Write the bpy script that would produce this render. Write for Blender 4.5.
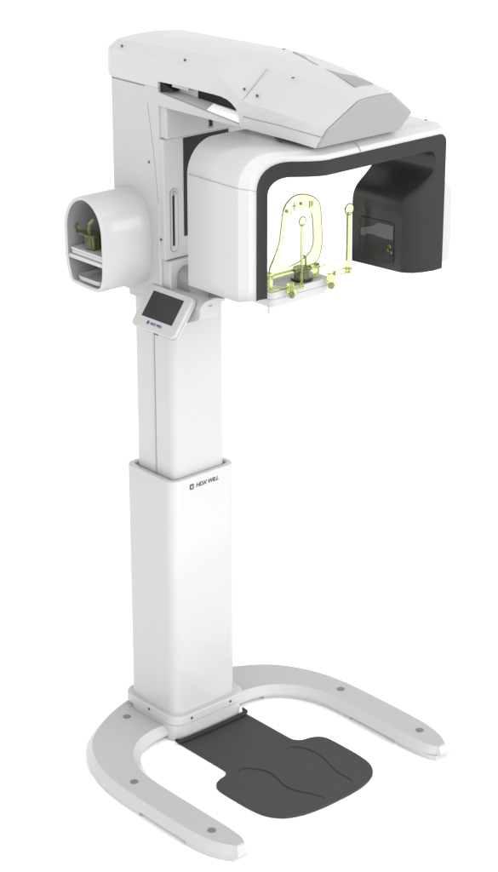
import bpy, bmesh, math, random
from mathutils import Vector, Matrix
random.seed(4)
R = math.radians
for o in list(bpy.data.objects): bpy.data.objects.remove(o)
SC = bpy.context.scene
COL = SC.collection

# ------------------------------------------------------------------ camera
PITCH, HEAD = R(21.85), R(48.3)
hd = Vector((math.cos(HEAD), math.sin(HEAD), 0)); rt = Vector((math.sin(HEAD), -math.cos(HEAD), 0))
fw = hd*math.cos(PITCH) - Vector((0, 0, 1))*math.sin(PITCH); up = rt.cross(fw)
cam = bpy.data.objects.new("camera", bpy.data.cameras.new("camera")); COL.objects.link(cam)
loc = -6.35*hd + 0.33*rt + Vector((.112, .35, 3.42))
m3 = Matrix((rt, up, -fw)).transposed()
cam.matrix_world = Matrix.Translation(loc) @ m3.to_4x4()
cam.data.sensor_fit = 'VERTICAL'; cam.data.sensor_height = 24; cam.data.lens = 24*2074/872
cam.data.clip_end = 500
SC.camera = cam

# ------------------------------------------------------------------ light
W_ZEN, W_HOR, W_FRONT, W_LEFT, W_BACK = 1.34, 1.35, 1.48, .42, .62
w = bpy.data.worlds.new("World"); SC.world = w; w.use_nodes = True
# studio surround: bright near the horizon, dimmer overhead, brightest on the side the machine faces
nt = w.node_tree; bg = nt.nodes['Background']; bg.inputs[1].default_value = 1.0
tc = nt.nodes.new('ShaderNodeTexCoord'); sp = nt.nodes.new('ShaderNodeSeparateXYZ'); nt.links.new(tc.outputs['Generated'], sp.inputs[0])
def mth(op, a, b):
    n = nt.nodes.new('ShaderNodeMath'); n.operation = op; n.use_clamp = False
    for i, q in enumerate((a, b)):
        if isinstance(q, (int, float)): n.inputs[i].default_value = q
        else: nt.links.new(q, n.inputs[i])
    return n.outputs[0]
zen = mth('ABSOLUTE', sp.outputs['Z'], 0)
hor = mth('POWER', mth('SUBTRACT', 1.0, zen), 1.5)
front = mth('MAXIMUM', mth('MULTIPLY', sp.outputs['Y'], -1.0), 0.0)
lum = mth('ADD', mth('ADD', mth('MULTIPLY', hor, W_HOR), W_ZEN), mth('MULTIPLY', front, W_FRONT))
lum = mth('SUBTRACT', lum, mth('MULTIPLY', mth('MAXIMUM', mth('MULTIPLY', sp.outputs['X'], -1.0), 0.0), W_LEFT))
lum = mth('SUBTRACT', lum, mth('MULTIPLY', mth('MAXIMUM', sp.outputs['Y'], 0.0), W_BACK))
lum = mth('MAXIMUM', mth('SUBTRACT', lum, mth('MULTIPLY', mth('MAXIMUM', sp.outputs['X'], 0.0), W_BACK)), .3)
cmb = nt.nodes.new('ShaderNodeCombineXYZ')
for i in range(3): nt.links.new(lum, cmb.inputs[i])
nt.links.new(cmb.outputs[0], bg.inputs[0])
def area(name, pos, target, size, power, sy=None):
    l = bpy.data.lights.new(name, 'AREA'); l.energy = power; l.size = size; l.shape = 'RECTANGLE'; l.size_y = sy or size
    o = bpy.data.objects.new(name, l); COL.objects.link(o); o.location = pos
    d = Vector(target) - Vector(pos); o.rotation_euler = d.to_track_quat('-Z', 'Y').to_euler(); return o
area("front_softbox", (1.2, -5.0, 2.4), (0, -.2, 1.0), 2.6, 40)
area("top_softbox", (1.0, .6, 5.2), (0, -.2, 1.0), 2.5, 8)
SC.view_settings.view_transform = 'Standard'; SC.view_settings.look = 'None'
SC.view_settings.exposure = 0; SC.view_settings.gamma = 1
SC.render.film_transparent = False

# ------------------------------------------------------------------ materials
def mat(name, col, rough=.4, coat=0, trans=0, ior=1.45, metal=0, var=.02, bump=0., spec=.5, emit=0):
    m = bpy.data.materials.new(name); m.use_nodes = True; nt = m.node_tree; b = nt.nodes['Principled BSDF']
    b.inputs['Roughness'].default_value = rough; b.inputs['Metallic'].default_value = metal
    b.inputs['IOR'].default_value = ior; b.inputs['Transmission Weight'].default_value = trans
    b.inputs['Coat Weight'].default_value = coat; b.inputs['Coat Roughness'].default_value = .08
    b.inputs['Specular IOR Level'].default_value = spec
    tc = nt.nodes.new('ShaderNodeTexCoord')
    n = nt.nodes.new('ShaderNodeTexNoise'); n.inputs['Scale'].default_value = 7; n.inputs['Detail'].default_value = 4
    nt.links.new(tc.outputs['Object'], n.inputs['Vector'])
    mx = nt.nodes.new('ShaderNodeMixRGB'); mx.blend_type = 'MIX'
    mx.inputs[1].default_value = (*[max(0, c*(1-var)) for c in col], 1); mx.inputs[2].default_value = (*[min(1, c*(1+var)) for c in col], 1)
    nt.links.new(n.outputs['Fac'], mx.inputs[0]); nt.links.new(mx.outputs[0], b.inputs['Base Color'])
    mr = nt.nodes.new('ShaderNodeMapRange'); mr.inputs[3].default_value = rough*.85; mr.inputs[4].default_value = min(1, rough*1.15)
    nt.links.new(n.outputs['Fac'], mr.inputs[0]); nt.links.new(mr.outputs[0], b.inputs['Roughness'])
    if bump:
        n2 = nt.nodes.new('ShaderNodeTexNoise'); n2.inputs['Scale'].default_value = 900
        nt.links.new(tc.outputs['Object'], n2.inputs['Vector'])
        bp = nt.nodes.new('ShaderNodeBump'); bp.inputs['Strength'].default_value = bump; bp.inputs['Distance'].default_value = .0006
        nt.links.new(n2.outputs['Fac'], bp.inputs['Height']); nt.links.new(bp.outputs[0], b.inputs['Normal'])
    if emit:
        b.inputs['Emission Color'].default_value = (*col, 1); b.inputs['Emission Strength'].default_value = emit
    return m
M_floor = mat("white_floor", (.98, .98, .98), .6, var=0, spec=.3)
M_white = mat("white_gloss_paint", (.385, .385, .388), .36, coat=.3, bump=.05)
M_arm = mat("arm_shell_paint", (.415, .415, .418), .42, bump=.05, spec=.38)
M_head = mat("white_head_shell", (.40, .40, .40), .34, coat=.12, bump=.03, spec=.35)
M_grey = mat("pale_grey_plastic", (.365, .365, .37), .5, bump=.08)
M_base = mat("base_top_grey", (.335, .335, .335), .5, bump=.12)
M_seam = mat("seam_shadow_gap", (.16, .16, .16), .7)
M_dark = mat("charcoal_plastic", (.020, .020, .0205), .40, bump=.1, spec=.17)
M_inner = mat("charcoal_satin", (.020, .020, .021), .24, bump=.04, spec=.45)
M_rubber = mat("foot_plate_rubber", (.04, .04, .041), .6, bump=.5, spec=.2, var=.09)
M_black = mat("black_gap", (.004, .004, .004), .8)
M_glass = mat("black_display_glass", (.028, .028, .029), .18, spec=.25, var=.01)
M_metal = mat("brushed_metal", (.32, .32, .32), .35, metal=.7)
M_screw = mat("dark_screw", (.08, .08, .08), .4, metal=.5)
M_nose_shade = mat("nose_shade_grey", (.225, .225, .227), .5)  # darker than the arm: shade of the tilted end face put into the colour
M_recess_shade = mat("recess_shade_grey", (.24, .24, .245), .6)
M_refl = mat("reflection_grey", (.075, .075, .078), .35)
M_cap = mat("grey_cap", (.13, .13, .13), .45)
M_panel = mat("bright_white_insert", (.93, .93, .93), .25, coat=.4)
M_blue = mat("blue_print", (.02, .02, .16), .5)
M_ink = mat("black_print", (.03, .03, .03), .5)
M_acry = mat("yellow_tinted_acrylic", (.88, .92, .57), .03, trans=.95, ior=1.42, var=.01)
M_acry2 = mat("yellow_tinted_acrylic_dense", (.78, .83, .38), .05, trans=.9, ior=1.45, var=.03)
M_green = mat("olive_clear_plastic", (.30, .35, .13), .08, trans=.88, ior=1.45, var=.1)
M_grey2 = mat("mid_grey_cover", (.20, .20, .205), .35, coat=.1)
M_rod = mat("olive_tinted_rod", (.26, .29, .12), .12, trans=.75, ior=1.45)

# ------------------------------------------------------------------ helpers
def mk(name, verts, faces, m, parent=None, bevel=0, seg=3, sharp=35, mats=None, fm=None, solid=None):
    me = bpy.data.meshes.new(name); me.from_pydata([tuple(v) for v in verts], [], faces)
    bm = bmesh.new(); bm.from_mesh(me); bmesh.ops.remove_doubles(bm, verts=bm.verts, dist=1e-6)
    bmesh.ops.recalc_face_normals(bm, faces=bm.faces); bm.to_mesh(me); bm.free()
    me.materials.append(m)
    for p in me.polygons: p.use_smooth = True
    me.set_sharp_from_angle(angle=R(sharp))
    o = bpy.data.objects.new(name, me); COL.objects.link(o); o.parent = parent
    if bevel:
        b = o.modifiers.new('bevel', 'BEVEL'); b.width = bevel; b.segments = seg; b.limit_method = 'ANGLE'; b.angle_limit = R(28)
        b.harden_normals = False
        o.modifiers.new('wn', 'WEIGHTED_NORMAL').keep_sharp = False
        for e in me.edges: e.use_edge_sharp = False
    return o
def AX(axis, a, b, t):
    return {'x': (t, a, b), 'y': (a, t, b), 'z': (a, b, t)}[axis]
def prism(name, pts, axis, t0, t1, m, parent=None, **k):
    n = len(pts)
    v = [AX(axis, a, b, t0) for a, b in pts] + [AX(axis, a, b, t1) for a, b in pts]
    f = [tuple(range(n))[::-1], tuple(range(n, 2*n))] + [(i, (i+1) % n, n+(i+1) % n, n+i) for i in range(n)]
    return mk(name, v, f, m, parent, **k)
def box(name, x0, x1, y0, y1, z0, z1, m, parent=None, **k):
    return prism(name, [(x0, y0), (x1, y0), (x1, y1), (x0, y1)], 'z', z0, z1, m, parent, **k)
def rrect(x0, x1, y0, y1, r, n=8):
    rs = r if isinstance(r, (list, tuple)) else [r]*4
    out = []
    for (cx, cy, s), rr in zip([((x1, y0, -90)), ((x1, y1, 0)), ((x0, y1, 90)), ((x0, y0, 180))], rs):
        ox = cx - rr if cx == x1 else cx + rr; oy = cy - rr if cy == y1 else cy + rr
        for i in range(n+1):
            a = R(s + 90*i/n); out.append((ox + rr*math.cos(a), oy + rr*math.sin(a)))
    return out
def loft(name, rings, m, parent=None, cap=True, closed=True, **k):
    n = len(rings[0]); v = [p for r in rings for p in r]; f = []
    for i in range(len(rings)-1):
        for j in range(n if closed else n-1):
            f.append((i*n+j, i*n+(j+1) % n, (i+1)*n+(j+1) % n, (i+1)*n+j))
    if cap: f += [tuple(range(n))[::-1], tuple(range((len(rings)-1)*n, len(rings)*n))]
    return mk(name, v, f, m, parent, **k)
def smooth(pts, n=6, closed=False):
    P = [Vector(p) for p in pts]; out = []
    N = len(P); rng = range(N if closed else N-1)
    for i in rng:
        p0 = P[(i-1) % N] if closed or i > 0 else P[i]; p1 = P[i]; p2 = P[(i+1) % N]
        p3 = P[(i+2) % N] if closed or i+2 < N else P[(i+1) % N]
        for k in range(n):
            t = k/n; out.append(.5*((2*p1) + (p2-p0)*t + (2*p0-5*p1+4*p2-p3)*t*t + (-p0+3*p1-3*p2+p3)*t**3))
    if not closed: out.append(P[-1])
    return [tuple(q) for q in out]
def disc(name, c, axis, r, h, m, parent=None, n=24, **k):
    pts = [(r*math.cos(2*math.pi*i/n), r*math.sin(2*math.pi*i/n)) for i in range(n)]
    ax = 'xyz'.index(axis); o = [c[i] for i in range(3) if i != ax]
    return prism(name, [(a+o[0], b+o[1]) for a, b in pts], axis, c[ax]-h/2, c[ax]+h/2, m, parent, **k)
def tube(name, path, r, m, parent=None, n=10, **k):
    P = [Vector(p) for p in path]; rings = []
    for i, p in enumerate(P):
        d = (P[min(i+1, len(P)-1)] - P[max(i-1, 0)]).normalized()
        a = d.orthogonal().normalized() if i == 0 else (a - d*a.dot(d)).normalized()
        b = d.cross(a); rr = r[i] if isinstance(r, (list, tuple)) else r
        rings.append([tuple(p + rr*(a*math.cos(2*math.pi*j/n) + b*math.sin(2*math.pi*j/n))) for j in range(n)])
    return loft(name, rings, m, parent, **k)
def lathe(name, c, prof, m, parent=None, n=28, **k):
    rings = [[(c[0]+r*math.cos(2*math.pi*j/n), c[1]+r*math.sin(2*math.pi*j/n), c[2]+z) for j in range(n)] for r, z in prof]
    return loft(name, rings, m, parent, **k)
def text(name, s, size, mtx, m, parent, shear=.3, ext=.0004, sx=1.):
    cu = bpy.data.curves.new(name, 'FONT'); cu.body = s; cu.size = size; cu.shear = shear; cu.extrude = ext; cu.offset = size*.018
    t = bpy.data.objects.new(name, cu); COL.objects.link(t); dg = bpy.context.evaluated_depsgraph_get()
    me = bpy.data.meshes.new_from_object(t.evaluated_get(dg)); bpy.data.objects.remove(t)
    me.transform(Matrix.Diagonal((sx, 1, 1, 1))); me.transform(mtx); me.materials.clear(); me.materials.append(m); me.name = name
    o = bpy.data.objects.new(name, me); COL.objects.link(o); o.parent = parent; return o
def top(name, label, cat, group=None):
    o = bpy.data.objects.new(name, None); COL.objects.link(o); o['label'] = label; o['category'] = cat
    if group: o['group'] = group
    return o
def sst(a, b, x):
    t = min(1, max(0, (x-a)/(b-a))); return t*t*(3-2*t)
def resample(pts, n):
    P = [Vector(p) for p in pts]; L = [0]
    for i in range(1, len(P)): L.append(L[-1] + (P[i]-P[i-1]).length)
    out = []
    for k in range(n):
        s = L[-1]*k/(n-1); i = 1
        while i < len(P)-1 and L[i] < s: i += 1
        t = (s-L[i-1])/max(1e-9, L[i]-L[i-1]); out.append(tuple(P[i-1].lerp(P[i], min(1, t))))
    return out
def arc(cx, cy, r, a0, a1, n=10):
    return [(cx+r*math.cos(R(a0+(a1-a0)*i/n)), cy+r*math.sin(R(a0+(a1-a0)*i/n))) for i in range(n+1)]

# ------------------------------------------------------------------ floor
f = mk("floor", [(-60, -60, 0), (80, -60, 0), (80, 90, 0), (-60, 90, 0)], [(0, 1, 2, 3)], M_floor); f['kind'] = 'structure'

# ------------------------------------------------------------------ the x-ray machine
ROOT = top("panoramic_xray_machine", "tall white standing dental x-ray machine with U-shaped base and overhead arm", "x-ray machine")

# ---- base: U shaped, flat top, sloping flanks
half_out = [(0, .195), (.10, .187), (.19, .165), (.28, .125), (.37, .065), (.43, -.01), (.472, -.11), (.490, -.22), (.494, -.34), (.494, -.50), (.488, -.60), (.470, -.67), (.443, -.716)]
half_in = [(.412, -.716), (.398, -.680), (.393, -.61), (.393, -.50), (.393, -.30), (.385, -.21), (.35, -.12), (.29, -.06), (.22, -.033), (.14, -.028)]
def base_outline(grow_o, grow_i, tip=0.):
    o = smooth(half_out, 4); i = smooth(half_in, 4)
    def off(pl, d, s, s2=False):
        res = []
        for k, p in enumerate(pl):
            a = Vector(pl[max(0, k-1)]); b = Vector(pl[min(len(pl)-1, k+1)]); t = (b-a).normalized(); nrm = Vector((-t.y, t.x))*s
            e = min(1, k/8) if s2 else 1; res.append((p[0]+nrm.x*d*e, p[1]+nrm.y*d*e))
        return res
    O = off(o, grow_o, 1); I = off(i, grow_i, 1, True)
    O[0] = (0, O[0][1]); O[-1] = (O[-1][0], O[-1][1]-tip); I[0] = (I[0][0], I[0][1]-tip)
    h = O + I
    return h + [(-x, y) for x, y in h[::-1] if x > 1e-6]
rings = []
for z, go, gi, tp in [(.017, .015, .018, .008), (.026, .017, .021, .012), (.0455, .001, .001, .002), (.048, -.002, -.002, -.002)]:
    rings.append([(x, y, z) for x, y in base_outline(go, gi, tp)])
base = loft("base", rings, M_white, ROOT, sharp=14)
base.data.materials.append(M_base)     # the flat top takes a darker grey than the flanks
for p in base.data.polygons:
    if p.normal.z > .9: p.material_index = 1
# foot pads under the arms and the back
def strip(y0, y1, side, name="foot_pad"):
    o = [p for p in smooth(half_out, 8) if y0 <= p[1] <= y1 and p[0] > .05]; i = [p for p in smooth(half_in, 8) if y0 <= p[1] <= y1]
    o = [(x+.013, y) for x, y in o]; i = [(x-.010, y) for x, y in i][::1]
    if len(i) < 2: return
    pl = [(side*x, y) for x, y in o+i]
    prism(name, pl, 'z', .001, .0168, M_white, base)
for s in (-1, 1):
    strip(-.72, -.545, s); strip(-.345, -.05, s)
for x, y in [(.208, .094), (.443, -.237), (.443, -.603)]:
    for s in (-1, 1):
        c = disc("screw_cap", (s*x, y, .0488), 'z', .013, .0016, M_cap, base, bevel=.0005)
        disc("hex_socket", (s*x, y, .0499), 'z', .006, .0006, M_cap, c, n=6)
# pedestal in front of the column
ped = prism("pedestal", rrect(-.15, .15, -.087, .17, .05), 'z', .002, .0575, M_white, ROOT, bevel=.002)
prism("seam", rrect(-.1475, .1475, -.0845, .17, .05), 'z', .0575, .0605, M_seam, ped)
# ---- flange
fl = prism("column_flange", rrect(-.154, .154, -.092, .19, .05), 'z', .0605, .091, M_white, ROOT, bevel=.003)
for x in (-.088, .078): 
    disc("screw", (x, -.0925, .077), 'y', .0045, .002, M_screw, fl)
disc("screw", (-.1545, .045, .077), 'x', .0045, .002, M_screw, fl)
# ---- lower column : a hollow sleeve
def sleeve(name, x0, x1, y0, y1, r, th, z0, z1, m, parent):
    o = rrect(x0, x1, y0, y1, r, 10); i = rrect(x0+th, x1-th, y0+th, y1-th, max(.004, r-th), 10)
    g = .0015; o2 = rrect(x0+g, x1-g, y0+g, y1-g, r-g, 10); i2 = rrect(x0+th-g, x1-th+g, y0+th-g, y1-th+g, max(.004, r-th+g), 10)
    rg = [[(a, b, z) for a, b in ol] for ol, z in ((o, z0), (o, z1-g), (o2, z1), (i2, z1), (i, z1-g), (i, z1-.12))]
    return loft(name, rg, m, parent, cap=False, sharp=60)
lc = sleeve("lower_column", -.137, .129, -.068, .168, .034, .020, .088, .905, M_white, ROOT)
prism("sleeve_bottom", rrect(-.12, .112, -.05, .15, .02), 'z', .786, .79, M_black, lc)
# printed logo on the lower column (faces -y)
def face_y(x, y, z, rz=0): return Matrix.Translation((x, y, z)) @ Matrix.Rotation(R(90), 4, 'X') @ Matrix.Rotation(rz, 4, 'Z')
text("logo_lettering", "HDX WILL", .0190, face_y(-.040, -.0686, .868), M_ink, lc, shear=.25, sx=1.02)
lb = prism("logo_badge", rrect(-.065, -.049, .865, .883, .003, 4), 'y', -.069, -.0682, M_ink, lc)
prism("badge_mark", [(-.0610, .8790), (-.0585, .8790), (-.0585, .8735), (-.0535, .8790), (-.0525, .8740), (-.0560, .8695), (-.0610, .8695)], 'y', -.0696, -.0691, M_white, lb)
# ---- upper column
uc = prism("upper_column", rrect(-.108, .104, -.045, .145, .024, 10), 'z', .79, 1.475, M_white, ROOT)
box("seam", -.1087, -.1079, .0385, .0425, .79, 1.46, M_grey2, uc)
box("seam", -.1085, -.1079, .0425, .0510, .79, 1.46, M_grey, uc)
# arched head of the column
ar = [(-.108, 1.44), (.104, 1.44)] + [(-.002+.106*math.cos(R(a)), 1.455+.052*math.sin(R(a))) for a in range(0, 181, 9)]
ah = prism("column_cap", ar, 'y', -.0475, .10, M_white, ROOT, bevel=.004)
prism("cap_slot", rrect(.045, .063, 1.462, 1.467, .002, 4), 'y', -.0485, -.047, M_grey2, ah)

# ---- carriage: back frame behind the column
fr = ROOT
pl = [(-.152, -.060), (.152, -.060), (.16, -.056), (.16, .150)] + [(.152, .166), (.11, .195), (0, .215), (-.11, .195), (-.152, .166)] + [(-.16, .150), (-.16, -.056)]
v = []
carr = prism("carriage_frame", pl, 'z', 1.502, 2.1355, M_grey, ROOT, bevel=.004)
prism("seam", [(x*.994, y*.994) for x, y in pl], 'z', 2.1355, 2.1385, M_seam, carr)
# taper gusset between frame and arm at the upper left edge
for s in (-1, 1):
    tube("seam", [(s*.1601, -.012, 2.086), (s*.1601, -.034, 1.96), (s*.1601, -.055, 1.80)], .0008, M_grey2, carr, n=6)
ub = box("upper_block", -.152, .152, -.088, -.05, 1.992, 2.087, M_grey, carr, bevel=.004)
sl = box("sensor_slot", .008, .020, -.0888, -.0875, 2.006, 2.036, M_black, ub)
box("slot_frame", .004, .024, -.0884, -.0878, 2.000, 2.040, M_grey2, ub)
fp = box("front_panel", -.158, .158, -.0785, -.05, 1.628, 1.991, M_grey, carr, bevel=.003)
box("dark_window", -.084, .09, -.0805, -.078, 1.690, 1.985, M_dark, fp, bevel=.001)
# guide slot: recess ring, groove, knob
gs = prism("guide_slot", rrect(-.137, -.106, 1.648, 1.842, .0154, 8), 'y', -.0800, -.078, M_grey2, fp, bevel=.001)
prism("slot_lip", rrect(-.134, -.109, 1.651, 1.839, .0124, 8), 'y', -.0808, -.0795, M_grey, gs)
prism("slot_groove", rrect(-.1295, -.1215, 1.668, 1.822, .0038, 4), 'y', -.0815, -.0806, M_black, gs)
disc("slot_knob", (-.1215, -.083, 1.828), 'y', .0065, .006, M_metal, gs, bevel=.001)
disc("screw", (-.1605, -.014, 1.914), 'x', .004, .002, M_screw, carr)
disc("screw", (-.1585, -.062, 1.690), 'x', .004, .003, M_screw, fp)
lb2 = box("lower_block", -.151, .151, -.093, -.03, 1.53, 1.626, M_grey, carr, bevel=.004)
box("skirt", -.117, .100, -.03, .150, 1.462, 1.5025, M_grey, carr, bevel=.006)
# patient support arm, from the block forwards under the tray
pa = [(-.09, 1.50), (-.09, 1.545), (-.2, 1.545), (-.30, 1.58), (-.33, 1.60), (-.42, 1.60), (-.42, 1.575), (-.33, 1.565), (-.21, 1.52), (-.12, 1.50)]
sup = prism("support_arm", pa, 'x', -.052, .07, M_grey2, ROOT, bevel=.006)
prism("arm_shroud", rrect(-.125, .12, 1.500, 1.606, [.01, .03, .03, .01], 6), 'y', -.150, -.09, M_grey2, sup, bevel=.006)

# ---- overhead arm
ST = [(.228, .045, 2.222, .085, 2.205, 2.139), (.198, .10, 2.236, .138, 2.214, 2.139), (.160, .114, 2.240, .160, 2.221, 2.139), (.05, .113, 2.243, .160, 2.223, 2.139), (-.060, .112, 2.246, .160, 2.224, 2.139),
      (-.0605, .112, 2.246, .160, 2.224, 2.158), (-.16, .111, 2.249, .160, 2.224, 2.161), (-.26, .108, 2.252, .160, 2.2225, 2.161), (-.30, .107, 2.2525, .160, 2.220, 2.161), (-.335, .106, 2.2525, .160, 2.212, 2.160), (-.36, .105, 2.253, .160, 2.200, 2.156),
      (-.380, .104, 2.253, .161, 2.188, 2.149), (-.398, .103, 2.253, .161, 2.178, 2.137), (-.410, .102, 2.2525, .162, 2.171, 2.120), (-.416, .101, 2.2522, .162, 2.168, 2.089), (-.46, .097, 2.250, .163, 2.160, 2.089), (-.54, .088, 2.245, .164, 2.158, 2.089), (-.62, .077, 2.236, .164, 2.154, 2.089), (-.70, .067, 2.224, .163, 2.149, 2.0855), (-.742, .061, 2.213, .161, 2.143, 2.084)]
nose_shift = lambda z: -.014 + (.044*(2.143-z)/.060 if z < 2.143 else -.020*(z-2.143)/.07)
rings = []
for k, (y, xa, za, xb, zb, zt) in enumerate(ST):
    last = k == len(ST)-1
    xc = xb - .003*sst(-.60, -.742, y)
    h = [(0, zt), (xc*.6, zt), (xc, zt), (xb, zt+(zb-zt)*.5), (xb, zb), (xa, za), (xa*.5, za+.004), (0, za+.006)]
    h = h + [(-x, z) for x, z in h[-2:0:-1]]
    rings.append([(x, y + (nose_shift(z) if last else 0), z) for x, z in h])
arm = loft("overhead_arm", rings, M_arm, ROOT, sharp=18)
# end cap, a thin frame of its own proud of the nose
yz = [(0, 2.085), (.1565, 2.085), (.158, 2.141), (.0600, 2.209), (0, 2.212)]
yz = yz + [(-x, z) for x, z in yz[-2:0:-1]]
cp = [(x, -.7445+nose_shift(z), z) for x, z in yz]; cq = [(x*.965, y-.004, 2.087+(z-2.087)*.968) for x, y, z in cp]
loft("nose_cap", [[(x, y+.003, z) for x, y, z in cp], cp, cq], M_nose_shade, arm, sharp=20)
# seams on the nose
for s in (-1, 1):
    tube("seam", [(s*.1632, -.43, 2.121), (s*.1645, -.58, 2.123), (s*.1635, -.70, 2.120), (s*.1618, -.742, 2.119)], .0009, M_seam, arm, n=6)
    tube("seam", [(s*.1035, -.462, 2.2495), (s*.134, -.445, 2.206), (s*.1620, -.428, 2.166)], .0008, M_grey2, arm, n=6)
# side rails with the recess in the arm's flank
for s in (-1, 1):
    prism("side_rail", [(-.0605, 2.1385), (-.0605, 2.127), (-.416, 2.0945), (-.416, 2.087), (-.012, 2.087), (.0, 2.100), (.0, 2.1385)], 'x', s*.1598, s*.150, M_grey, arm, bevel=.001)
    def slopeplate(name, ya, yb, m):
        za = lambda y: 2.127 + (2.0945-2.127)*(y+.0605)/(-.3555) - .001
        zu = lambda y: 2.1285 + .055*(y+.16)
        mk(name, [(s*.151, ya, za(ya)), (s*.151, yb, za(yb)), (s*.126, yb, zu(yb)), (s*.126, ya, zu(ya)),
                  (s*.120, ya, zu(ya)), (s*.120, yb, zu(yb)), (s*.148, yb, za(yb)-.006), (s*.148, ya, za(ya)-.006)],
           [(0, 1, 2, 3), (2, 3, 4, 5), (4, 5, 6, 7), (6, 7, 0, 1), (0, 3, 4, 7), (1, 2, 5, 6)], m, arm)
    slopeplate("recess_lining", -.0615, -.262, M_head)
    slopeplate("bright_insert", -.2622, -.4155, M_panel)
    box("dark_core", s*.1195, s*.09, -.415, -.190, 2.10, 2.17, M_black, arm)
    box("light_core", s*.1195, s*.09, -.1895, -.0612, 2.10, 2.17, M_grey, arm)
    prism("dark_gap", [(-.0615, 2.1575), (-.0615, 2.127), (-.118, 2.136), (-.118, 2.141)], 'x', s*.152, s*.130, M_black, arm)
    box("bracket", s*.1515, s*.1185, -.185, -.114, 2.150, 2.1575, M_grey, arm)
box("soffit", -.149, .149, -.4155, -.02, 2.084, 2.0895, M_grey, arm)
for x, y, z in [(-.142, .12, 2.2325), (-.143, -.165, 2.235), (-.1505, -.425, 2.196), (-.149, -.475, 2.186)]:
    tube("screw", [(x-.002, y, z-.004), (x-.004, y, z+.001)], .0034, M_screw, arm, n=12)
for x, y, z in [(.098, -.31, 2.2545), (-.103, -.565, 2.242)]:
    disc("screw", (x, y, z-.001), 'z', .004, .003, M_screw, arm)
# tapering sunk panel on top of the nose
pv = [(.082, -.36, 2.2585), (.060, -.70, 2.2275), (-.020, -.70, 2.2300), (-.020, -.675, 2.2315)]
vv = [(.078, -.37, 2.2572), (.050, -.715, 2.2275), (-.018, -.717, 2.2285), (.0, -.64, 2.2400), (.03, -.50, 2.2520)]
mk("sunk_panel", [(x, y, z+.0012) for x, y, z in vv] + [(x, y, z-.006) for x, y, z in vv], [(0, 1, 2, 3, 4), (5, 6, 7, 8, 9), (0, 1, 6, 5), (1, 2, 7, 6), (2, 3, 8, 7), (3, 4, 9, 8), (4, 0, 5, 9)], M_recess_shade, arm)

# ---- rotating head
XL, XR, ZT, ZB = -.335, .360, 2.075, 1.655
ZBL = 1.667
nA, nB, nC, nD, nE = 9, 12, 24, 10, 30
def contour(xl, zbl, rl, xr, zt, rr, zbr, right=None):
    left = resample([(xl, zbl), (xl, zt-rl)], nA)
    c1 = resample(arc(xl+rl, zt-rl, rl, 180, 90, 16), nB)
    t = resample([(xl+rl, zt), (xr-rr, zt)], nC)
    c2 = resample(arc(xr-rr, zt-rr, rr, 90, 0, 12), nD)
    r = resample(right if right else [(xr, zt-rr), (xr, zbr)], nE)
    return left + c1[1:] + t[1:] + c2[1:] + r[1:]
outer = contour(XL, ZBL, .095, XR, ZT, .035, ZB)
edge = contour(-.333, ZBL, .094, .358, ZT-.002, .035, ZB)
fo = contour(-.292, ZBL+.002, .080, .334, 2.050, .028, ZB)
prof = smooth([(.292, 1.975), (.291, 1.955), (.280, 1.930), (.258, 1.905), (.232, 1.880), (.219, 1.855), (.216, 1.825), (.216, 1.78), (.217, 1.72), (.218, 1.654)], 5)
fi = contour(-.262, ZBL+.004, .050, .292, 2.008, .026, ZB, right=prof)
N = len(outer)
yfront = lambda x: -.727 + .098*sst(-.12, -.30, x)
yside = lambda x: -.695 + .095*sst(-.12, -.335, x)
yback = lambda x: -.395 - .03*sst(-.2, .2, x) - .03*sst(.2, .36, x)
def ring3(c, fn): return [(x, fn(x, z), z) for x, z in c]
low = lambda z: 1-sst(1.86, 1.96, z)
right = lambda x: sst(.1, .2, x)
r_back = ring3(outer, lambda x, z: yback(x))
r_s = ring3(outer, lambda x, z: yside(x) + .004)
r_s2 = ring3(edge, lambda x, z: yside(x) - .002)
r_b1 = ring3([( .5*(a[0]+b[0]), .5*(a[1]+b[1])+.001) for a, b in zip(edge, fo)], lambda x, z: .5*(yside(x)+yfront(x)) - .006)
r_fo = ring3(fo, lambda x, z: yfront(x))
shell = loft("head_shell", [r_back, r_s, r_s2, r_b1, r_fo], M_head, ROOT, cap=False, closed=False, sharp=22)
shell.modifiers.new('solid', 'SOLIDIFY').thickness = .006; shell.modifiers['solid'].offset = -1
# fascia
def lerp2(a, b, t): return [(p[0]*(1-t)+q[0]*t, p[1]*(1-t)+q[1]*t) for p, q in zip(a, b)]
fr_rings = [ring3(fo, lambda x, z: yfront(x) - .0006)]
for t, d in ((.3, .0), (.6, .010), (.8, .022), (.93, .038), (1., .052)):
    c = lerp2(fo, fi, t)
    fr_rings.append([(x, yfront(x) + d*low(z)*right(x), z) for x, z in c])
fas = loft("fascia", fr_rings, M_dark, ROOT, cap=False, closed=False, sharp=60)
# inner lining from the fascia edge to the back
yin = lambda x, z: yfront(x) + .052*low(z)*right(x)
def back_in(x, z): return (x - .022*right(x)*low(z), (-.500 if x > .15 else yback(x)), z)
r_i0 = [(x, yin(x, z), z) for x, z in fi]; r_i1 = [back_in(x, z) for x, z in fi]
r_im = [tuple(Vector(a).lerp(Vector(b), .04)) for a, b in zip(r_i0, r_i1)]
lin = loft("inner_lining", [r_i0, r_im, r_i1], M_inner, ROOT, cap=False, closed=False, sharp=60)
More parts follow.
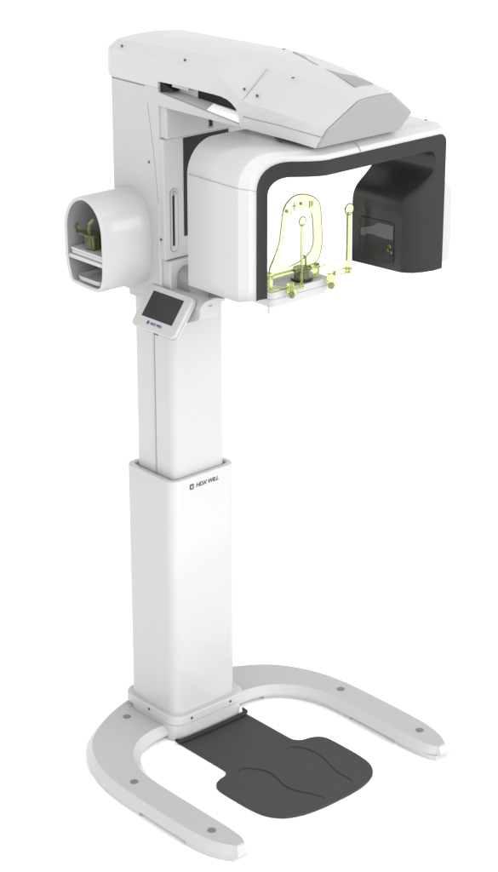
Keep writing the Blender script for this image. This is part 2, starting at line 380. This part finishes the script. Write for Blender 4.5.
# back closure and leg bottoms
loft("back_cover", [r_back, ring3(lerp2(outer, fi, .5), lambda x, z: yback(x)+.0 if x < .15 else yback(x)-.03), r_i1], M_head, shell, cap=False, closed=False, sharp=60)
def bottom(i0, i1, name, m):
    pts = []
    cols = [[r_back[i], r_s[i], r_s2[i], r_fo[i]] + [rg[i] for rg in fr_rings] + [r_i1[i]] for i in (i0,)]
    mk(name, [(x, y, z) for x, y, z in cols[0]], [tuple(range(len(cols[0])))], m, shell)
bottom(0, 1, "leg_bottom", M_head); bottom(N-1, N-2, "leg_bottom", M_dark)
# shell seam on the flank and corner
i_seam = nA-1
path = [Vector(r_back[i_seam]), Vector(r_s[i_seam]), Vector(r_s2[i_seam]), Vector(r_b1[i_seam]), Vector(r_fo[i_seam])]
tube("seam", [tuple(p + Vector((-.0002, 0, .004))) for p in path], .0008, M_grey2, shell, n=6)
disc("screw", (-.155, -.575, 2.0752), 'z', .004, .002, M_screw, shell)
disc("screw", (.325, -.655, 2.0752), 'z', .004, .002, M_screw, shell)
disc("rotation_hub", (0, -.45, 2.080), "z", .05, .012, M_grey, shell)
# seam down the centre of the top border
tube("seam", [(-.002, -.700, 2.0745), (-.002, -.717, 2.0655), (-.002, -.7285, 2.0505)], .0007, M_grey2, shell, n=6)
# side cover on the outer right
bo = smooth([(.30, 1.652), (.385, 1.654), (.408, 1.668), (.412, 1.72), (.412, 1.82), (.408, 1.865), (.395, 1.885), (.372, 1.90), (.355, 1.93), (.30, 1.93)], 4)
prism("side_cover", bo, 'y', -.690, -.47, M_grey, shell, bevel=.012, seg=4)
# x-ray window on the right inner wall
def wallpt(y, z, d=0):
    t = (y+.675)/(.175); t = max(0, min(1, t)); x = .2165 - .022*t
    return (x - d, y, z)
def wallshape(name, pts, d0, d1, m, parent):
    n = len(pts); v = [wallpt(y, z, d0) for y, z in pts] + [wallpt(y, z, d1) for y, z in pts]
    return mk(name, v, [tuple(range(n))[::-1], tuple(range(n, 2*n))] + [(i, (i+1) % n, n+(i+1) % n, n+i) for i in range(n)], m, parent)
wi = wallshape("collimator_window", rrect(-.652, -.530, 1.676, 1.796, .008, 5), -.001, .0015, M_black, lin)
wallshape("window_pane", rrect(-.650, -.532, 1.678, 1.794, .007, 5), .0012, .0022, M_glass, wi)
wallshape("pane_reflection", [(-.534, 1.742), (-.545, 1.738), (-.556, 1.747), (-.578, 1.750), (-.620, 1.744), (-.649, 1.745), (-.649, 1.786), (-.620, 1.787), (-.596, 1.787), (-.580, 1.775), (-.56, 1.768), (-.534, 1.760)], .0023, .0032, M_refl, wi)  # reflection seen in the pane, drawn as a grey shape
wallshape("pane_lower", rrect(-.640, -.545, 1.682, 1.715, .004, 4), .0023, .0028, M_inner, wi)
for y, z, r_ in ((-.639, 1.725, .007), (-.632, 1.712, .006), (-.645, 1.708, .005)):
    p = wallpt(y, z, .005); disc("lens", p, 'x', r_*.7, .004, M_green, wi)

# ---- storage shelf: a D shaped tube on the left flank
OT = smooth([(.176, 1.72), (.176, 1.66), (.175, 1.625), (.166, 1.585), (.150, 1.551), (.115, 1.544), (.05, 1.541), (.016, 1.545), (-.004, 1.566), (-.013, 1.61), (-.013, 1.70), (-.009, 1.742), (.008, 1.782), (.036, 1.808), (.068, 1.820), (.098, 1.820), (.131, 1.806), (.157, 1.780), (.171, 1.75)], 4, closed=True)
cx, cz = .082, 1.68
def shr(pl, d):
    out = []
    n = len(pl)
    for k, p in enumerate(pl):
        a = Vector(pl[k-1]); b = Vector(pl[(k+1) % n]); t = (b-a).normalized(); nr = Vector((-t.y, t.x))
        if nr.dot(Vector((cx-p[0], cz-p[1]))) < 0: nr = -nr
        out.append((p[0]+nr.x*d, p[1]+nr.y*d))
    return out
rg = []
for pl_, x in ((shr(OT, -.003), -.158), (OT, -.175), (OT, -.331), (shr(OT, .003), -.335), (shr(OT, .009), -.335), (shr(OT, .012), -.331)):
    rg.append([(x, y, z) for y, z in pl_])
stb = loft("storage_shelf", rg, M_white, ROOT, cap=False, sharp=60)
li = loft("shelf_lining", [[(x, y, z) for y, z in shr(OT, .012)] for x in (-.331, -.19)], M_recess_shade, stb, cap=False, sharp=60)  # lining and back wall: shade inside the shelf put into the grey
mk("back_wall", [(-.19, y, z) for y, z in shr(OT, .012)], [tuple(range(len(OT)))], M_recess_shade, stb)
sb = box("shelf_board", -.329, -.19, -.002, .165, 1.621, 1.633, M_white, stb, bevel=.002)

# ---- touch screen
tl = Vector((-.167, -.016, 1.546)); wv = Vector((-.006, -.206, .004)); hv = Vector((-.077, 0, -.105))
ux = wv.normalized(); uy = -hv.normalized(); uy = (uy - ux*uy.dot(ux)).normalized(); un = ux.cross(uy)
TW, TH = wv.length, hv.length*1.045
cen = tl + wv*.5 + hv*.5
TM = Matrix((ux, uy, un)).transposed().to_4x4(); TM.translation = cen
def tprism(name, pts, z0, z1, m, parent, **k):
    n = len(pts); v = [TM @ Vector((a, b, z0)) for a, b in pts] + [TM @ Vector((a, b, z1)) for a, b in pts]
    return mk(name, v, [tuple(range(n))[::-1], tuple(range(n, 2*n))] + [(i, (i+1) % n, n+(i+1) % n, n+i) for i in range(n)], m, parent, **k)
tb = tprism("touch_screen", rrect(-TW/2, TW/2, -TH/2, TH/2, .018, 8), -.022, 0, M_white, ROOT, bevel=.004)
tprism("seam", rrect(-TW/2-.0006, TW/2+.0006, -TH/2-.0006, TH/2+.0006, .018, 8), -.0125, -.0115, M_grey2, tb)
tprism("display", rrect(-.072, .072, -.032, .050, .001, 2), -.001, .0006, M_glass, tb)
tprism("usb_flap", rrect(.005, .020, -TH/2-.003, -TH/2+.002, .001, 2), -.015, -.008, M_screw, tb)
text("logo_lettering", "HDX WILL", .0110, TM @ Matrix.Translation((-.020, -.0495, .0004)), M_blue, tb, shear=.25, sx=1.05)
tprism("logo_badge", rrect(-.035, -.026, -.0505, -.0405, .001, 3), 0, .0008, M_blue, tb)
hc = [(-.165, 1.44), (-.092, 1.44)] + [(-.1285+.0365*math.cos(R(a)), 1.515+.026*math.sin(R(a))) for a in range(0, 181, 15)]
def corbel(y, k): return [(x, y, max(z, k)) for x, z in hc]
hs_ = loft("screen_mount", [corbel(-.243, 1.50), corbel(-.236, 1.485), corbel(-.16, 1.455), corbel(-.085, 1.44)], M_white, ROOT, sharp=50)
prism("mount_slot", rrect(-.133, -.118, 1.521, 1.5255, .002, 4), 'y', -.2438, -.242, M_grey2, hs_)
mk("screen_bracket", [(-.108, -.03, 1.44), (-.108, -.17, 1.44), (-.225, -.19, 1.47), (-.225, -.04, 1.47), (-.10, -.03, 1.52), (-.10, -.10, 1.52), (-.165, -.19, 1.53), (-.165, -.04, 1.53)],
   [(0, 1, 2, 3), (4, 5, 6, 7), (0, 1, 5, 4), (1, 2, 6, 5), (2, 3, 7, 6), (3, 0, 4, 7)], M_white, ROOT, bevel=.008)

# ---- chin rest tray and the yellow acrylic parts
tr = prism("chin_rest_tray", rrect(-.118, .112, -.500, -.385, .018, 8), 'z', 1.600, 1.622, M_white, ROOT, bevel=.003)
rgt = [[(x, y, z) for x, y in rrect(-.118+g, .112-g, -.500+g, -.385-g, .018, 8)] for g, z in ((.0005, 1.600), (.001, 1.585), (.006, 1.575))]
loft("tray_body", rgt, M_white, tr)
prism("tray_top", rrect(-.105, .099, -.487, -.392, .012, 6), 'z', 1.6205, 1.6228, M_grey, tr)
tube("locating_pin", [(-.112, -.482, 1.578), (-.112, -.482, 1.556)], .003, M_grey, tr)
# forehead frame: an open loop standing on the tray
FY = -.470
fo_px = [(-.098, 1.681), (-.083, 1.705), (-.060, 1.745), (-.049, 1.788), (-.040, 1.832), (-.027, 1.855), (-.006, 1.869), (.022, 1.874), (.060, 1.866), (.092, 1.848), (.104, 1.826), (.107, 1.78), (.107, 1.725), (.098, 1.688), (.080, 1.667), (.04, 1.660), (-.02, 1.660), (-.090, 1.664)]
fi_px = [(-.050, 1.688), (-.050, 1.712), (-.040, 1.750), (-.026, 1.800), (-.012, 1.824), (.006, 1.829), (.045, 1.824), (.066, 1.815), (.073, 1.79), (.072, 1.725), (.055, 1.698), (.015, 1.680), (-.025, 1.674), (-.042, 1.678)]
FO = resample(smooth(fo_px, 6, closed=True) + [fo_px[0]], 90); FI = resample(smooth(fi_px, 6, closed=True) + [fi_px[0]], 90)
FO, FI = FO[:-1], FI[:-1]
# align starts
best = min(range(len(FI)), key=lambda k: sum((Vector(FO[j])-Vector(FI[(j+k) % len(FI)])).length for j in range(0, len(FI), 6)))
FI = FI[best:] + FI[:best]
bend = lambda z: FY + .012*(z-1.66)/.2
def fr_ring(pl, dy): return [(x, bend(z)+dy, z) for x, z in pl]
ff = loft("forehead_frame", [fr_ring(FO, -.003), fr_ring(FI, -.003), fr_ring(FI, .003), fr_ring(FO, .003), fr_ring(FO, -.003)], M_acry, ROOT, cap=False, sharp=40)
tube("frame_rim", [(x, bend(z), z) for x, z in FO[2:84]], .0017, M_rod, ff, n=8)
for x, z, r_ in ((-.029, 1.836, .005), (.026, 1.848, .0045)):
    disc("stud", (x, bend(z)-.004, z), 'y', r_, .004, M_rod, ff)
box("cross_mark", -.0065, .0085, bend(1.845)-.0042, bend(1.845)-.003, 1.8435, 1.8465, M_rod, ff)
box("cross_mark", -.0005, .0025, bend(1.845)-.0040, bend(1.845)-.003, 1.835, 1.855, M_rod, ff)
for k in range(3):
    box("scale_mark", .058+.006*k, .061+.006*k, bend(1.84)-.0042, bend(1.84)-.003, 1.829+.002*k, 1.850-.001*k, M_rod, ff)
box("frame_foot", -.100, .088, -.478, -.462, 1.652, 1.663, M_acry2, ff, bevel=.002)
box("foot_post", -.112, -.096, -.482, -.458, 1.622, 1.672, M_acry2, ff, bevel=.002)
box("foot_post", .074, .088, -.478, -.462, 1.622, 1.664, M_acry2, ff, bevel=.002)
# chin cup
cup = lathe("chin_cup", (.028, -.468, 1.6228), [(.029, 0), (.031, .002), (.031, .006), (.024, .009), (.022, .026), (.027, .032), (.028, .038), (.024, .038), (.020, .028), (.019, .010), (.0, .009)], M_rod, ROOT, cap=False)
lathe("cup_base", (.028, -.468, 1.6228), [(.0, .0015), (.030, .0015), (.0325, .004), (.030, .007), (0, .007)], M_black, cup, cap=False)
box("cup_wing", .028, .098, -.492, -.482, 1.655, 1.661, M_acry2, cup, bevel=.002)
box("cup_wing", -.02, .03, -.492, -.478, 1.660, 1.668, M_green, cup, bevel=.002)
tube("chin_pin", [(.036, -.476, 1.665), (.033, -.478, 1.690), (.026, -.478, 1.698)], .003, M_rod, cup)
# temple supports
def temple(x, y, ztop, zb, r, rd, bx, name="temple_support"):
    st = tube(name, [(x, y, zb), (x, y, (zb+ztop)/2), (x, y, ztop)], [r, r, r], M_acry2, ROOT, n=14)
    disc("temple_pad", (x, y-.001, ztop+rd*.6), 'y', rd, .006, M_acry, st, n=32, bevel=.001)
    ringp = [(x+rd*math.cos(a*math.pi/16), y-.001, ztop+rd*.6+rd*math.sin(a*math.pi/16)) for a in range(33)]
    tube("pad_rim", ringp, .0016, M_rod, st, n=8)
    tube("rod_core", [(x-r*.5, y+.002, zb+.03), (x-r*.5, y+.002, ztop)], r*.42, M_rod, st, n=8)
    lathe("rod_socket", (x, y, zb-.012), [(r*1.7, 0), (r*1.9, .002), (r*1.9, .005), (r*1.2, .006), (r*1.2, .009), (r*1.9, .010), (r*1.9, .014), (r*1.3, .016)], M_acry2, st)
    return st
t1 = temple(-.010, -.508, 1.805, 1.628, .0032, .013, -.04)
t2 = temple(.153, -.528, 1.812, 1.645, .0065, .0165, .12)
def clamp(x, y, z, parent, sgn):
    b = box("clamp_block", x-.010, x+.010, y-.006, y+.006, z-.002, z+.030, M_acry2, parent, bevel=.003)
    disc("clamp_knob", (x-.008, y-.013, z-.002), 'y', .010, .010, M_rod, parent, bevel=.002)
    disc("knob_core", (x-.008, y-.0185, z-.002), 'y', .0055, .003, M_acry, parent)
    disc("clamp_knob", (x+.012, y-.010, z+.000), 'y', .007, .008, M_acry2, parent, bevel=.002)
clamp(-.053, -.508, 1.612, t1, 1)
clamp(.098, -.512, 1.608, t2, -1)
box("link_arm", -.05, -.004, -.512, -.504, 1.620, 1.628, M_acry2, t1, bevel=.002)
box("link_arm", .10, .156, -.532, -.520, 1.634, 1.648, M_acry, t2, bevel=.002)
mk("side_plate", [(-.118, -.502, 1.6245), (-.06, -.504, 1.6245), (-.075, -.470, 1.6245), (-.118, -.470, 1.6245), (-.118, -.502, 1.6295), (-.06, -.504, 1.6295), (-.075, -.470, 1.6295), (-.118, -.470, 1.6295)],
   [(0, 1, 2, 3), (4, 5, 6, 7), (0, 1, 5, 4), (1, 2, 6, 5), (2, 3, 7, 6), (3, 0, 4, 7)], M_acry2, t1)

# ------------------------------------------------------------------ foot plate (lies on the floor, hooked to the pedestal)
hp = [(.143, -.084), (.143, -.30), (.146, -.325), (.165, -.345), (.195, -.352), (.220, -.366), (.234, -.395), (.236, -.46), (.234, -.54), (.222, -.60), (.188, -.645), (.13, -.671), (.06, -.681), (0, -.682)]
hs = [hp[0]] + smooth(hp[1:], 6)
pl = hs + [(-x, y) for x, y in hs[::-1][1:]]
fplate = prism("foot_plate", pl, 'z', .0015, .0080, M_rubber, ROOT, sharp=40)
lip = [(-.146, -.082), (-.138, -.092), (-.10, -.096), (0, -.0975), (.10, -.096), (.138, -.090), (.146, -.072), (.152, -.072), (.150, -.098), (.125, -.110), (0, -.113), (-.125, -.110), (-.150, -.100), (-.152, -.082)]
prism("hook_lip", lip, 'z', .008, .020, M_dark, fplate, bevel=.003)
gl = [[(-.126, -.366), (-.118, -.355), (-.096, -.352), (-.075, -.372), (-.057, -.400), (-.050, -.430), (-.056, -.470), (-.066, -.509), (-.066, -.540), (-.055, -.572), (-.036, -.606), (-.026, -.640), (-.030, -.656)],
      [(.084, -.358), (.100, -.352), (.122, -.366), (.138, -.400), (.143, -.440), (.135, -.492), (.120, -.535), (.112, -.570), (.113, -.605), (.110, -.632), (.098, -.648)]]
for g in gl:
    gg = smooth(g, 6)
    tube("footprint_outline", [(x, y, .0079) for x, y in gg], [.0024*min(1, .25+4*min(k, len(gg)-1-k)/len(gg)) for k in range(len(gg))], M_dark, fplate, n=6)

# ------------------------------------------------------------------ things kept in the storage shelf
bxl = top("flat_box", "flat white box lying on the upper board of the storage shelf", "box")
b1 = box("box_body", -.322, -.20, .012, .158, 1.6335, 1.645, M_head, bxl, bevel=.002)
box("box_lid", -.324, -.198, .010, .160, 1.6455, 1.653, M_head, bxl, bevel=.002)
hb = top("bite_block_holder", "olive tinted clear plastic bite holder standing on the white box in the shelf", "bite holder")
hx, hy = -.285, .098
lathe("holder_cup", (hx, hy, 1.6532), [(.0, .001), (.024, .001), (.026, .004), (.021, .034), (.027, .043), (.025, .043), (.019, .034), (.022, .005), (0, .004)], M_green, hb, cap=False)
wing = smooth([(-.005, -.045), (-.028, -.035), (-.034, .005), (-.030, .048), (-.012, .062), (.008, .045), (.022, .01), (.015, -.035)], 4, closed=True)
prism("wing_plate", [(hx+a*.85-.004, hy+b*.85+.004) for a, b in wing], 'z', 1.697, 1.702, M_green, hb, bevel=.001)
box("upright", hx+.010, hx+.020, hy-.052, hy-.030, 1.6545, 1.735, M_green, hb, bevel=.002)
box("upright", hx-.020, hx-.012, hy-.026, hy-.016, 1.6545, 1.697, M_green, hb, bevel=.002)
for k in range(7):
    a = R(51*k+10); px_, py_ = hx+.0245*math.cos(a), hy+.0245*math.sin(a)
    tube("rib", [(px_, py_, 1.6545), (px_, py_, 1.694)], .0024, M_rod, hb, n=8)
lathe("rim_ring", (hx, hy, 1.690), [(.024, 0), (.029, .002), (.029, .006), (.024, .008)], M_rod, hb, cap=False)
tube("bite_stem", [(hx-.010, hy+.010, 1.700), (hx-.010, hy+.006, 1.728), (hx-.004, hy-.006, 1.742)], .0045, M_acry2, hb)
tube("side_hook", [(hx-.020, hy+.052, 1.700), (hx-.022, hy+.060, 1.712), (hx-.018, hy+.050, 1.722)], .003, M_green, hb)
disc("upright_disc", (hx+.015, hy-.041, 1.738), 'x', .015, .007, M_green, hb, bevel=.001)
ld = top("shallow_tray", "shallow white tray lying in the bottom compartment of the storage shelf", "tray")
tl0 = rrect(-.322, -.20, .022, .135, .02, 6); tl1 = rrect(-.326, -.197, .018, .139, .023, 6); tl2 = rrect(-.322, -.201, .022, .135, .02, 6)
loft("tray_dish", [[(x, y, 1.5575) for x, y in tl0], [(x, y, 1.572) for x, y in tl1], [(x, y, 1.572) for x, y in tl2], [(x, y, 1.562) for x, y in rrect(-.317, -.206, .027, .130, .018, 6)]], M_head, ld, sharp=50)
